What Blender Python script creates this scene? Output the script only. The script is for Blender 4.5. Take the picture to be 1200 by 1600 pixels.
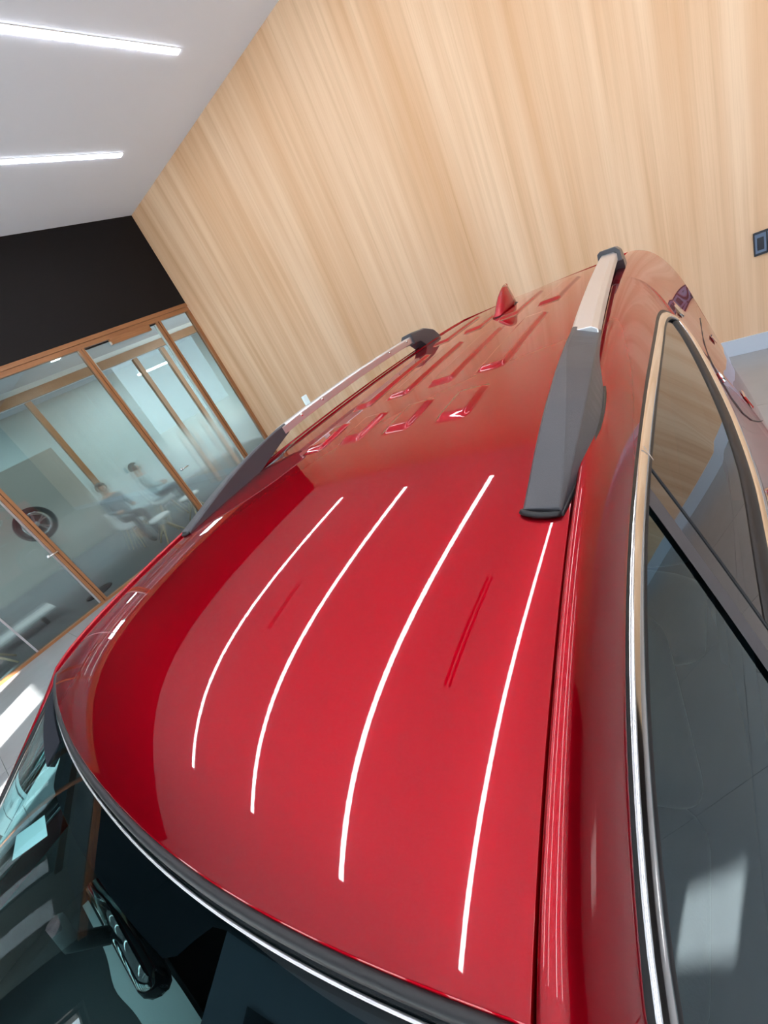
import bpy, bmesh, math, random
import numpy as np
from mathutils import Vector, Matrix
random.seed(4)
for o in list(bpy.data.objects): bpy.data.objects.remove(o)
SC = bpy.context.scene
COL = SC.collection

# ------------------------------------------------------------------ camera
H = 1.98                                   # lens height over the floor
RC = np.array([[0.75592909, 0.49752879, -0.42548362],      # rows: picture right, picture down, view direction
               [-0.06119741, -0.5933868, -0.80258768],     # columns: X along wood wall, Y towards it, Z up
               [-0.65178684, 0.63273787, -0.41811087]])
FPX = 650.0
cam = bpy.data.cameras.new('camera'); co = bpy.data.objects.new('camera', cam); COL.objects.link(co)
cam.sensor_fit = 'VERTICAL'; cam.sensor_height = 36.0; cam.lens = FPX / 1600 * 36.0
cam.clip_start = 0.02; cam.clip_end = 200
M = Matrix(((RC[0][0], -RC[1][0], -RC[2][0], 0), (RC[0][1], -RC[1][1], -RC[2][1], 0), (RC[0][2], -RC[1][2], -RC[2][2], H), (0, 0, 0, 1)))
co.matrix_world = M
SC.camera = co

# ------------------------------------------------------------------ world, sun, exposure
w = bpy.data.worlds.new('sky'); SC.world = w; w.use_nodes = True
bg = w.node_tree.nodes['Background']; bg.inputs[0].default_value = (0.80, 0.90, 1.0, 1); bg.inputs[1].default_value = 7.5
sun = bpy.data.lights.new('sun', 'SUN'); so = bpy.data.objects.new('sun', sun); COL.objects.link(so)
sun.energy = 46.0; sun.angle = 0.009; sun.color = (1.0, 0.97, 0.92)
so.rotation_euler = Vector((-0.50, 0.866, -0.50)).to_track_quat('-Z', 'Y').to_euler(); so.location = (8, -20, 15)
SC.view_settings.view_transform = 'Standard'; SC.view_settings.look = 'None'
SC.view_settings.gamma = 1.0; SC.view_settings.use_curve_mapping = False
SC.view_settings.exposure = -0.22

# room dimensions
XL, XR, YB, YF, ZC = -7.53, 9.0, 5.32, -5.5, 4.89
CX = -0.72                                # car centre line
WINX = [(-6.55 + 1.45 * k, -5.70 + 1.45 * k) for k in range(7)] + [(3.9, 8.7)]; WTOP = 3.2
def portal(name, loc, rot, sx, sy):
    l = bpy.data.lights.new(name, 'AREA'); l.shape = 'RECTANGLE'; l.size = sx; l.size_y = sy; l.energy = 1.0
    l.cycles.is_portal = True
    o = bpy.data.objects.new(name, l); COL.objects.link(o); o.location = loc; o.rotation_euler = rot
for a, b in WINX: portal('sky_portal', ((a + b) / 2, YF - 0.12, WTOP / 2), (math.pi / 2, 0, 0), b - a, WTOP)

# ------------------------------------------------------------------ materials
def srgb(r, g, b):
    f = lambda c: (c / 255 / 12.92) if c / 255 <= 0.04045 else ((c / 255 + 0.055) / 1.055) ** 2.4
    return (f(r), f(g), f(b), 1)
def mat(name):
    m = bpy.data.materials.new(name); m.use_nodes = True
    return m, m.node_tree.nodes, m.node_tree.links, m.node_tree.nodes['Principled BSDF']
def pbr(name, col, rough=0.5, metal=0.0, coat=0.0, spec=0.5, bump=0.0, bscale=200.0, var=0.0):
    m, N, L, p = mat(name)
    p.inputs['Base Color'].default_value = (*col[:3], 1); p.inputs['Roughness'].default_value = rough
    p.inputs['Metallic'].default_value = metal; p.inputs['Coat Weight'].default_value = coat
    p.inputs['Coat Roughness'].default_value = 0.02; p.inputs['Specular IOR Level'].default_value = spec
    if bump or var:
        t = N.new('ShaderNodeTexCoord'); n = N.new('ShaderNodeTexNoise'); n.inputs['Scale'].default_value = bscale
        L.new(t.outputs['Object'], n.inputs['Vector'])
        if bump:
            b = N.new('ShaderNodeBump'); b.inputs['Strength'].default_value = bump; b.inputs['Distance'].default_value = 0.002
            L.new(n.outputs['Fac'], b.inputs['Height']); L.new(b.outputs['Normal'], p.inputs['Normal'])
        if var:
            mx = N.new('ShaderNodeMixRGB'); mx.inputs[1].default_value = tuple(c * (1 - var) for c in col[:3]) + (1,)
            mx.inputs[2].default_value = tuple(min(1, c * (1 + var)) for c in col[:3]) + (1,)
            L.new(n.outputs['Fac'], mx.inputs[0]); L.new(mx.outputs[0], p.inputs['Base Color'])
    return m
def glow(name, col, s):
    m, N, L, p = mat(name)
    p.inputs['Base Color'].default_value = (0.8, 0.8, 0.8, 1)
    p.inputs['Emission Color'].default_value = (*col, 1); p.inputs['Emission Strength'].default_value = s
    return m
def sheet_glass(name, tint, f0=0.045, frost=None, rtint=(1, 1, 1)):
    """thin pane: tinted see-through plus mirror reflection that grows towards grazing angles; optional frosted film by height"""
    m = bpy.data.materials.new(name); m.use_nodes = True; N = m.node_tree.nodes; L = m.node_tree.links
    N.remove(N['Principled BSDF']); out = N['Material Output']
    tr = N.new('ShaderNodeBsdfTransparent'); tr.inputs[0].default_value = (*tint, 1)
    gl = N.new('ShaderNodeBsdfGlossy'); gl.inputs['Roughness'].default_value = 0.0; gl.inputs[0].default_value = (*rtint, 1)
    lw = N.new('ShaderNodeLayerWeight'); lw.inputs['Blend'].default_value = 0.5
    pw = N.new('ShaderNodeMath'); pw.operation = 'POWER'; pw.inputs[1].default_value = 5.0
    ma = N.new('ShaderNodeMath'); ma.operation = 'MULTIPLY_ADD'; ma.inputs[1].default_value = 1 - f0; ma.inputs[2].default_value = f0
    L.new(lw.outputs['Facing'], pw.inputs[0]); L.new(pw.outputs[0], ma.inputs[0])
    base = tr
    if frost:
        z0, z1, z2, z3, amt = frost
        tc = N.new('ShaderNodeTexCoord'); sx = N.new('ShaderNodeSeparateXYZ'); L.new(tc.outputs['Object'], sx.inputs[0])
        a = N.new('ShaderNodeMapRange'); a.interpolation_type = 'SMOOTHSTEP'; a.inputs[1].default_value = z0; a.inputs[2].default_value = z1
        b = N.new('ShaderNodeMapRange'); b.interpolation_type = 'SMOOTHSTEP'; b.inputs[1].default_value = z2; b.inputs[2].default_value = z3
        b.inputs[3].default_value = 1.0; b.inputs[4].default_value = 0.0
        L.new(sx.outputs['Z'], a.inputs[0]); L.new(sx.outputs['Z'], b.inputs[0])
        mu = N.new('ShaderNodeMath'); mu.operation = 'MULTIPLY'; L.new(a.outputs[0], mu.inputs[0]); L.new(b.outputs[0], mu.inputs[1])
        m2 = N.new('ShaderNodeMath'); m2.operation = 'MULTIPLY'; m2.inputs[1].default_value = amt; L.new(mu.outputs[0], m2.inputs[0])
        rf = N.new('ShaderNodeBsdfRefraction'); rf.inputs['Roughness'].default_value = 0.22; rf.inputs['IOR'].default_value = 1.12
        rf.inputs[0].default_value = (0.90, 0.97, 0.97, 1)
        tl = N.new('ShaderNodeBsdfTranslucent'); tl.inputs[0].default_value = (0.80, 0.92, 0.93, 1)
        df = N.new('ShaderNodeBsdfDiffuse'); df.inputs[0].default_value = (0.72, 0.84, 0.86, 1)
        s1 = N.new('ShaderNodeMixShader'); s1.inputs[0].default_value = 0.5; L.new(tl.outputs[0], s1.inputs[1]); L.new(df.outputs[0], s1.inputs[2])
        s2 = N.new('ShaderNodeMixShader'); s2.inputs[0].default_value = 0.16; L.new(rf.outputs[0], s2.inputs[1]); L.new(s1.outputs[0], s2.inputs[2])
        s3 = N.new('ShaderNodeMixShader'); L.new(m2.outputs[0], s3.inputs[0]); L.new(tr.outputs[0], s3.inputs[1]); L.new(s2.outputs[0], s3.inputs[2])
        base = s3
    mx = N.new('ShaderNodeMixShader'); L.new(ma.outputs[0], mx.inputs[0]); L.new(base.outputs[0], mx.inputs[1]); L.new(gl.outputs[0], mx.inputs[2])
    L.new(mx.outputs[0], out.inputs['Surface'])
    return m
def wood_veneer():
    """pale oak veneer, grain running up the wall"""
    m, N, L, p = mat('oak_veneer')
    tc = N.new('ShaderNodeTexCoord')
    def noise(sx, sz, det, dist=0.0, rough=0.55):
        mp = N.new('ShaderNodeMapping'); mp.inputs['Scale'].default_value = (sx, 1, sz); L.new(tc.outputs['Object'], mp.inputs[0])
        n = N.new('ShaderNodeTexNoise'); n.inputs['Scale'].default_value = 1.0; n.inputs['Detail'].default_value = det
        n.inputs['Distortion'].default_value = dist; n.inputs['Roughness'].default_value = rough
        L.new(mp.outputs[0], n.inputs['Vector']); return n.outputs['Fac']
    big = noise(5.0, 0.20, 2.0); mid = noise(22, 0.4, 4.0, 0.3); fine = noise(190, 1.3, 3.0)
    def ramp(f, a, b):
        r = N.new('ShaderNodeMapRange'); r.inputs[1].default_value = a; r.inputs[2].default_value = b; L.new(f, r.inputs[0]); return r.outputs[0]
    c1 = N.new('ShaderNodeMixRGB'); c1.inputs[1].default_value = srgb(221, 177, 138); c1.inputs[2].default_value = srgb(240, 206, 173)
    L.new(ramp(big, 0.32, 0.66), c1.inputs[0])
    c2 = N.new('ShaderNodeMixRGB'); c2.blend_type = 'MULTIPLY'; c2.inputs[2].default_value = (0.88, 0.84, 0.79, 1)
    L.new(c1.outputs[0], c2.inputs[1]); L.new(ramp(mid, 0.50, 0.80), c2.inputs[0])
    c3 = N.new('ShaderNodeMixRGB'); c3.blend_type = 'MULTIPLY'; c3.inputs[2].default_value = (0.93, 0.91, 0.88, 1)
    L.new(c2.outputs[0], c3.inputs[1]); L.new(ramp(fine, 0.5, 0.72), c3.inputs[0])
    L.new(c3.outputs[0], p.inputs['Base Color']); p.inputs['Roughness'].default_value = 0.45; p.inputs['Specular IOR Level'].default_value = 0.3
    return m
def timber(name, c0, c1, axis=2):
    m, N, L, p = mat(name)
    tc = N.new('ShaderNodeTexCoord'); mp = N.new('ShaderNodeMapping'); s = [60, 60, 60]; s[axis] = 2.0
    mp.inputs['Scale'].default_value = s; L.new(tc.outputs['Object'], mp.inputs[0])
    n = N.new('ShaderNodeTexNoise'); n.inputs['Scale'].default_value = 1; n.inputs['Detail'].default_value = 3; L.new(mp.outputs[0], n.inputs['Vector'])
    mx = N.new('ShaderNodeMixRGB'); mx.inputs[1].default_value = c0; mx.inputs[2].default_value = c1; L.new(n.outputs['Fac'], mx.inputs[0])
    L.new(mx.outputs[0], p.inputs['Base Color']); p.inputs['Roughness'].default_value = 0.4
    return m
def car_paint():
    """dark red base, red metallic flake lobe, clear lacquer on top"""
    m = bpy.data.materials.new('red_car_paint'); m.use_nodes = True; N = m.node_tree.nodes; L = m.node_tree.links
    N.remove(N['Principled BSDF']); out = N['Material Output']
    df = N.new('ShaderNodeBsdfDiffuse'); df.inputs[0].default_value = (0.07, 0.0002, 0.002, 1)
    fk = N.new('ShaderNodeBsdfGlossy'); fk.inputs[0].default_value = (0.66, 0.001, 0.014, 1); fk.inputs['Roughness'].default_value = 0.37
    b = N.new('ShaderNodeMixShader'); b.inputs[0].default_value = 0.5; L.new(df.outputs[0], b.inputs[1]); L.new(fk.outputs[0], b.inputs[2])
    tc = N.new('ShaderNodeTexCoord'); n = N.new('ShaderNodeTexNoise'); n.inputs['Scale'].default_value = 150; n.inputs['Detail'].default_value = 1
    L.new(tc.outputs['Object'], n.inputs['Vector'])
    bp = N.new('ShaderNodeBump'); bp.inputs['Strength'].default_value = 0.003; bp.inputs['Distance'].default_value = 0.0012; L.new(n.outputs['Fac'], bp.inputs['Height'])
    cl = N.new('ShaderNodeBsdfGlossy'); cl.inputs[0].default_value = (1, 1, 1, 1); cl.inputs['Roughness'].default_value = 0.0; L.new(bp.outputs[0], cl.inputs['Normal'])
    lw = N.new('ShaderNodeLayerWeight'); lw.inputs['Blend'].default_value = 0.5
    pw = N.new('ShaderNodeMath'); pw.operation = 'POWER'; pw.inputs[1].default_value = 5.0; L.new(lw.outputs['Facing'], pw.inputs[0])
    ma = N.new('ShaderNodeMath'); ma.operation = 'MULTIPLY_ADD'; ma.inputs[1].default_value = 0.955; ma.inputs[2].default_value = 0.045; L.new(pw.outputs[0], ma.inputs[0])
    mx = N.new('ShaderNodeMixShader'); L.new(ma.outputs[0], mx.inputs[0]); L.new(b.outputs[0], mx.inputs[1]); L.new(cl.outputs[0], mx.inputs[2])
    L.new(mx.outputs[0], out.inputs['Surface'])
    return m
MT = dict(
    paint=car_paint(), wood=wood_veneer(),
    frame=timber('frame_oak', srgb(142, 93, 58), srgb(176, 122, 82)), frame_h=timber('frame_oak_header', srgb(142, 93, 58), srgb(176, 122, 82), 1),
    ceil=pbr('ceiling_paint', srgb(236, 241, 255), 0.8, bump=0.1, bscale=60), white=pbr('white_paint', srgb(232, 232, 232), 0.6),
    fascia=pbr('charcoal_fascia', srgb(20, 17, 19), 0.6, spec=0.25, var=0.06, bscale=3),
    tile=pbr('grey_floor_tile', srgb(158, 158, 160), 0.2, var=0.07, bscale=5), grout=pbr('grout', srgb(84, 84, 86), 0.8),
    base=pbr('baseboard_white', srgb(200, 208, 220), 0.4), dfloor=pbr('meeting_room_carpet', srgb(92, 92, 94), 0.7, var=0.15, bscale=14),
    plastic=pbr('grey_rail_plastic', srgb(70, 69, 74), 0.33, bump=0.25, bscale=900), rubber=pbr('black_rubber', (0.012, 0.012, 0.014), 0.45),
    frit=pbr('printed_black', (0.006, 0.007, 0.009), 0.8, spec=0.0), gloss=pbr('gloss_black', (0.01, 0.01, 0.012), 0.06, coat=1.0), alu=pbr('satin_aluminium', (0.74, 0.74, 0.76), 0.34, metal=0.85, bump=0.05, bscale=600),
    chrome=pbr('chrome', (0.86, 0.86, 0.86), 0.10, metal=1.0), cabin=pbr('cabin_trim', (0.022, 0.026, 0.03), 0.6, bump=0.2, bscale=500),
    leather=pbr('seat_leather', (0.05, 0.06, 0.066), 0.45, bump=0.3, bscale=160), head=pbr('headliner', (0.30, 0.31, 0.31), 0.9),
    visor=pbr('visor_fabric', (.020, .022, .030), .9, spec=0.1), trim=pbr('pale_dash_trim', (0.42, 0.46, 0.46), 0.35), tyre=pbr('tyre', (0.015, 0.015, 0.015), 0.8), rim=pbr('alloy', (0.62, 0.63, 0.65), 0.25, metal=1.0),
    lampred=pbr('red_lens', (0.30, 0.005, 0.01), 0.08, coat=1.0), lens=pbr('clear_lens', (0.55, 0.57, 0.6), 0.05, metal=0.6, coat=1.0),
    wsglass=sheet_glass('windscreen_glass', (0.58, 0.80, 0.80), 0.045), dglass=sheet_glass('door_glass', (0.42, 0.64, 0.68), 0.20, rtint=(0.74, 0.93, 1.0)),
    pglass=sheet_glass('privacy_glass', (0.06, 0.065, 0.07), 0.18), clear=sheet_glass('clear_window', (0.95, 0.98, 0.98), 0.04),
    frost=sheet_glass('frosted_partition_glass', (0.74, 0.82, 0.82), 0.06, (0.20, 0.60, 1.05, 1.75, 0.78)),
    frost2=sheet_glass('rear_partition_glass', (0.86, 0.93, 0.94), 0.05, (0.5, 1.0, 1.9, 2.9, 0.9)),
    lamp=glow('linear_lamp', (0.93, 0.96, 1.0), 30.0), downlight=glow('downlight', (1, 1, 1), 20.0),
    paper=pbr('label_paper', (0.74, 0.90, 0.92), 0.5), ink=pbr('label_ink', (0.02, 0.06, 0.08), 0.6),
    socket=pbr('socket_frame', srgb(96, 112, 138), 0.3), socket_dark=pbr('socket_black', srgb(26, 30, 42), 0.35),
    skin=pbr('skin', (0.42, 0.24, 0.17), 0.6), hair=pbr('dark_hair', (0.02, 0.015, 0.012), 0.6), shirt=pbr('grey_blue_shirt', (0.12, 0.16, 0.19), 0.8),
    shirt2=pbr('pale_shirt', (0.34, 0.48, 0.50), 0.8), trousers=pbr('dark_trousers', (0.03, 0.035, 0.045), 0.8),
    shell=pbr('white_chair_shell', (0.75, 0.76, 0.76), 0.4), beech=timber('beech_leg', srgb(196, 170, 136), srgb(214, 190, 156)),
    outdoor=pbr('outdoor_paving', srgb(190, 186, 178), 0.8), mesh=pbr('glass_edge', (0.55, 0.66, 0.66), 0.2),
)

# ------------------------------------------------------------------ helpers
def link(o, parent=None):
    COL.objects.link(o)
    if parent is not None: o.parent = parent
    return o
def mk(name, V, F, m, parent=None, smooth=False):
    me = bpy.data.meshes.new(name); me.from_pydata([tuple(map(float, v)) for v in V], [], [tuple(f) for f in F]); me.update()
    if smooth: me.polygons.foreach_set('use_smooth', [True] * len(me.polygons))
    if m is not None: me.materials.append(MT[m] if isinstance(m, str) else m)
    return link(bpy.data.objects.new(name, me), parent)
def fix_normals(o):
    bm = bmesh.new(); bm.from_mesh(o.data); bmesh.ops.recalc_face_normals(bm, faces=bm.faces); bm.to_mesh(o.data); bm.free(); return o
BF = [(0, 3, 2, 1), (4, 5, 6, 7), (0, 1, 5, 4), (1, 2, 6, 5), (2, 3, 7, 6), (3, 0, 4, 7)]
def boxv(x0, x1, y0, y1, z0, z1):
    return [(x0, y0, z0), (x1, y0, z0), (x1, y1, z0), (x0, y1, z0), (x0, y0, z1), (x1, y0, z1), (x1, y1, z1), (x0, y1, z1)]
def box(name, b, m, parent=None, bevel=0.0):
    o = mk(name, boxv(*b), BF, m, parent)
    if bevel:
        bm = bmesh.new(); bm.from_mesh(o.data)
        bmesh.ops.bevel(bm, geom=list(bm.edges), offset=bevel, segments=2, profile=0.5, affect='EDGES'); bm.to_mesh(o.data); bm.free()
    return o
def boxes(name, bl, m, parent=None):
    V, F = [], []
    for b in bl:
        k = len(V); V += boxv(*b); F += [tuple(i + k for i in f) for f in BF]
    return mk(name, V, F, m, parent)
def grid(name, P, m, parent=None, smooth=True, keep=None, flip=False):
    """P: array (rows, cols, 3)"""
    P = np.asarray(P); r, c = P.shape[:2]; F = []
    for i in range(r - 1):
        for j in range(c - 1):
            if keep is not None and not keep(i, j): continue
            a = i * c + j; f = (a, a + 1, a + c + 1, a + c); F.append(f[::-1] if flip else f)
    return mk(name, P.reshape(-1, 3), F, m, parent, smooth)
def tube(name, pts, rad, m, parent=None, seg=10, closed=False, smooth=True):
    pts = [Vector(p) for p in pts]; n = len(pts); V, F = [], []
    rads = rad if hasattr(rad, '__len__') else [rad] * n; nx = None
    for i, p in enumerate(pts):
        t = (pts[(i + 1) % n] - pts[i - 1]) if closed else (pts[min(i + 1, n - 1)] - pts[max(i - 1, 0)])
        t.normalize()
        if nx is None: nx = t.orthogonal().normalized()
        nx = (nx - t * nx.dot(t)).normalized(); by = t.cross(nx)
        for k in range(seg):
            a = 2 * math.pi * k / seg; V.append(p + (nx * math.cos(a) + by * math.sin(a)) * rads[i])
    for i in range(n if closed else n - 1):
        for k in range(seg):
            a = i * seg + k; b = i * seg + (k + 1) % seg; c = ((i + 1) % n) * seg; F.append((a, b, c + (k + 1) % seg, c + k))
    if not closed: F += [tuple(range(seg))[::-1], tuple((n - 1) * seg + k for k in range(seg))]
    return mk(name, V, F, m, parent, smooth)
def loft(name, secs, m, parent=None, smooth=False, cap=True, closed=True):
    secs = [list(s) for s in secs]; n = len(secs[0]); V = [p for s in secs for p in s]; F = []
    for i in range(len(secs) - 1):
        for k in range(n if closed else n - 1):
            F.append((i * n + k, i * n + (k + 1) % n, (i + 1) * n + (k + 1) % n, (i + 1) * n + k))
    if cap: F += [tuple(range(n))[::-1], tuple((len(secs) - 1) * n + k for k in range(n))]
    return fix_normals(mk(name, V, F, m, parent, smooth))
def lathe(name, prof, m, parent=None, seg=32, axis='x', loc=(0, 0, 0), smooth=True):
    V, F = [], []; n = len(prof)
    for k in range(seg):
        a = 2 * math.pi * k / seg; ca, sa = math.cos(a), math.sin(a)
        for r, h in prof:
            q = {'x': (h, r * ca, r * sa), 'z': (r * ca, r * sa, h), 'y': (r * ca, h, r * sa)}[axis]
            V.append(tuple(q[i] + loc[i] for i in range(3)))
    for k in range(seg):
        for i in range(n - 1):
            F.append((k * n + i, ((k + 1) % seg) * n + i, ((k + 1) % seg) * n + i + 1, k * n + i + 1))
    return fix_normals(mk(name, V, F, m, parent, smooth))
def bevmod(o, w=0.004, seg=2):
    b = o.modifiers.new('bevel', 'BEVEL'); b.width = w; b.segments = seg; b.limit_method = 'ANGLE'; b.angle_limit = 0.6; return o
def thing(name, label, cat, loc=(0, 0, 0), rz=0.0, group=None, kind=None):
    o = bpy.data.objects.new(name, None); o.empty_display_size = 0.1; COL.objects.link(o); o.location = loc; o.rotation_euler = (0, 0, rz)
    return tag(o, label, cat, group, kind)
def tag(o, label, cat, group=None, kind=None):
    o['label'] = label; o['category'] = cat
    if group: o['group'] = group
    if kind: o['kind'] = kind
    return o
def struct(o, label, cat): return tag(o, label, cat, kind='structure')
def text(name, body, size, m, parent, mw):
    c = bpy.data.curves.new(name, 'FONT'); c.body = body; c.size = size; c.align_x = 'CENTER'; c.align_y = 'CENTER'
    t = bpy.data.objects.new(name, c); COL.objects.link(t)
    dg = bpy.context.evaluated_depsgraph_get(); me = bpy.data.meshes.new_from_object(t.evaluated_get(dg)); bpy.data.objects.remove(t)
    me.materials.clear(); me.materials.append(MT[m]); o = bpy.data.objects.new(name, me); link(o, parent); o.matrix_local = mw; return o

# ------------------------------------------------------------------ room shell
fl = struct(box('floor', (XL, XR, YF, YB, -0.25, -0.006), 'grout'), 'grey large format tiled showroom floor', 'floor')
TS = 1.2; tm = None
for i in range(int((XR - XL) / TS) + 1):
    for j in range(int((YB - YF) / TS) + 1):
        x0 = XL + i * TS; y0 = YF + j * TS; x1 = min(x0 + TS, XR); y1 = min(y0 + TS, YB)
        if x1 - x0 < 0.05 or y1 - y0 < 0.05: continue
        full = abs(x1 - x0 - TS) < 1e-6 and abs(y1 - y0 - TS) < 1e-6
        if full and tm is not None:
            o = bpy.data.objects.new('floor_tile', tm); link(o, fl); o.location = (x0, y0, 0)
        else:
            o = box('floor_tile', (0.002, x1 - x0 - 0.002, 0.002, y1 - y0 - 0.002, -0.006, 0.0), 'tile', fl); o.location = (x0, y0, 0)
            if full: tm = o.data
struct(box('ceiling', (XL - 6, XR + 0.25, YF - 0.25, YB + 0.25, ZC, ZC + 0.2), 'ceil'), 'smooth pale grey showroom ceiling', 'ceiling')
struct(box('wall_back', (XL, XR + 0.25, YB, YB + 0.2, 0, ZC), 'wood'), 'tall wall clad in pale oak veneer with vertical grain behind the car', 'wall')
struct(box('baseboard_back', (XL + 0.02, XR, YB - 0.018, YB, 0, 0.16), 'base'), 'pale skirting along the foot of the oak wall', 'baseboard')
struct(box('wall_left', (XL - 0.2, XL, YF, YB, 3.43, ZC), 'fascia'), 'charcoal fascia above the glazed meeting room partition', 'wall')
# front wall with tall window slots, out of the picture behind the camera
TX0, TX1, TZ0, TZ1 = 6.15, 7.05, 3.72, 4.04           # small transom light that throws a separate patch of sun
bl = [(XL - 0.2, TX0, YF - 0.2, YF, WTOP, ZC), (TX1, XR + 0.25, YF - 0.2, YF, WTOP, ZC), (TX0, TX1, YF - 0.2, YF, WTOP, TZ0), (TX0, TX1, YF - 0.2, YF, TZ1, ZC)]
xs = [XL - 0.2] + [v for p in WINX for v in p] + [XR + 0.25]
for k in range(0, len(xs), 2): bl.append((xs[k], xs[k + 1], YF - 0.2, YF, 0, WTOP))
struct(boxes('wall_front', bl, 'fascia'), 'charcoal showroom front wall with tall window slots', 'wall')
n = 1
for a, b in WINX:
    wo = struct(boxes('window_%d' % n, [(a, a + 0.03, YF - 0.16, YF - 0.08, 0, WTOP), (b - 0.03, b, YF - 0.16, YF - 0.08, 0, WTOP), (a + 0.03, b - 0.03, YF - 0.16, YF - 0.08, WTOP - 0.05, WTOP), (a + 0.03, b - 0.03, YF - 0.16, YF - 0.08, 0, 0.06)], 'fascia'),
                'tall dark framed window slot in the front wall', 'window'); wo['group'] = 'front window slots'
    box('pane', (a + 0.03, b - 0.03, YF - 0.122, YF - 0.118, 0.06, WTOP - 0.05), 'clear', wo); n += 1
struct(box('wall_right', (XR, XR + 0.25, YF, YB, 0, ZC), 'fascia'), 'charcoal side wall far to the right of the car', 'wall')
struct(box('ground', (-40, 40, -45, 40, -0.4, -0.26), 'outdoor'), 'pale paving outside the showroom', 'ground')

# ------------------------------------------------------------------ linear ceiling lamps
LY0, LY1 = -2.12, 4.46
lamp_lab = {-5.8: 'long white linear lamp in the ceiling nearest the charcoal fascia', -4.09: 'long white linear lamp in the ceiling second from the fascia',
            -2.38: 'long white linear lamp in the ceiling third from the fascia, mirrored on the roof', -0.67: 'long white linear lamp in the ceiling over the car, mirrored along its near roof edge',
            1.04: 'long white linear lamp in the ceiling right of the car', 2.75: 'long white linear lamp in the ceiling second from the side window', 4.46: 'long white linear lamp in the ceiling nearest the side window'}
for x, lab in lamp_lab.items():
    t = thing('linear_ceiling_lamp', lab, 'ceiling lamp', (x, 0, ZC), group='linear ceiling lamps')
    box('diffuser', (-0.035, 0.035, LY0, LY1, -0.012, 0.02), 'lamp', t)
    boxes('housing', [(-0.041, -0.035, LY0, LY1, -0.006, 0.02), (0.035, 0.041, LY0, LY1, -0.006, 0.02), (-0.041, 0.041, LY1, LY1 + 0.006, -0.006, 0.02), (-0.041, 0.041, LY0 - 0.006, LY0, -0.006, 0.02)], 'white', t)

# ------------------------------------------------------------------ glazed partition (left) and meeting room
FX = XL                                   # front face of the frame
XG = XL - 0.05
part = struct(thing('window_%d' % n, 'oak framed glazed partition with frosted film left of the car', 'glass partition', (0, 0, 0)), 'oak framed glazed partition with frosted film left of the car', 'glass partition')
box('header_rail', (FX - 0.10, FX + 0.012, -5.4, YB - 0.004, 3.365, 3.425), 'frame_h', part)
box('header_rail', (FX - 0.09, FX, -5.4, YB - 0.004, 3.295, 3.362), 'frame_h', part)
box('bottom_rail', (FX - 0.09, FX, -5.4, YB - 0.004, 0.0, 0.035), 'frame_h', part)
def post(y0, y1): box('post', (FX - 0.09, FX + 0.004, y0, y1, 0.035, 3.295), 'frame', part)
for y0, y1 in ((5.255, 5.316), (4.625, 4.665), (4.565, 4.605), (3.215, 3.255), (3.165, 3.205), (1.12, 1.16), (1.07, 1.11), (-0.95, -0.91), (-3.0, -2.96)): post(y0, y1)
def pane(y0, y1, z1=3.295, m='frost', p=None): return box('glass_pane', (XG - 0.003, XG + 0.003, y0, y1, 0.035, z1), m, p or part)
pane(4.665, 5.255); pane(1.16, 3.165); pane(-0.91, 0.10); pane(-2.96, -0.95); pane(-5.4, -3.0)
# glass doors
def glass_door(k, y0, y1, lab, hy, stile):
    d = struct(thing('door_%d' % k, lab, 'door'), lab, 'door')
    pane(y0 + 0.02, y1 - 0.02, 3.27, 'frost', d)
    box('top_rail', (XG - 0.02, XG + 0.02, y0, y1, 3.27, 3.288), 'fascia', d)
    for a, b in ((y0, y0 + 0.025), (y1 - 0.025, y1)): box('stile', (XG - 0.018, XG + 0.018, a, b, 0.04, 3.27), stile, d)
    h = lathe('handle_rose', [(0.0, 0.0), (0.028, 0.0), (0.03, 0.01), (0.02, 0.05), (0.0, 0.05)], 'chrome', d, 20, 'x', (XG + 0.02, hy, 1.02))
    tube('handle_lever', [(XG + 0.065, hy, 1.02), (XG + 0.075, hy + 0.03, 1.02), (XG + 0.075, hy + 0.13, 1.02)], 0.011, 'chrome', h)
    return d
d1 = glass_door(1, 3.257, 4.563, 'frosted glass door with closer and chrome lever in the oak partition', 3.36, 'mesh')
box('door_closer', (FX - 0.02, FX + 0.05, 3.66, 4.40, 3.20, 3.292), 'frame_h', d1, 0.004)
d2 = glass_door(2, 0.10, 1.065, 'frosted glass door with grey edge strips beside the front corner of the car', 1.0, 'alu')
# room behind
RX = -13.0
struct(box('floor', (RX, XL - 0.09, -5.5, 8.0, -0.25, -0.002), 'dfloor'), 'dark grey carpet floor of the glazed meeting room', 'floor')
struct(box('ceiling', (RX, XL - 0.2, -5.5, 8.0, 3.46, 3.6), 'ceil'), 'pale ceiling inside the glazed meeting room', 'ceiling')
struct(box('wall_left', (RX - 0.15, RX, -5.5, 8.0, 0, 3.46), 'white'), 'pale far wall behind the rear glass partition', 'wall')
struct(box('wall_back', (RX, XL - 0.2, 8.0, 8.15, 0, 3.46), 'white'), 'pale end wall of the meeting room', 'wall')
struct(box('wall_front', (RX, XL - 0.2, -5.65, -5.5, 0, 3.46), 'white'), 'pale front wall of the meeting room', 'wall')
BX = -9.85
bp = thing('window_%d' % (n + 1), '', 'glass partition'); struct(bp, 'brown framed rear glass partition seen through the frosted front glass', 'glass partition')
box('header_rail', (BX - 0.05, BX + 0.05, -5.5, 8.0, 3.21, 3.37), 'frame_h', bp)
box('ceiling_channel', (BX - 0.02, BX + 0.02, -5.5, 8.0, 3.37, 3.46), 'white', bp)
for y in (-3.2, -0.9, 2.78, 5.02, 5.72, 7.3): box('post', (BX - 0.05, BX + 0.05, y - 0.05, y + 0.05, 0.0, 3.19), 'frame', bp)
ys = [-5.5, -3.2, -0.9, 2.78, 5.02, 5.72, 7.3, 8.0]
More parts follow.
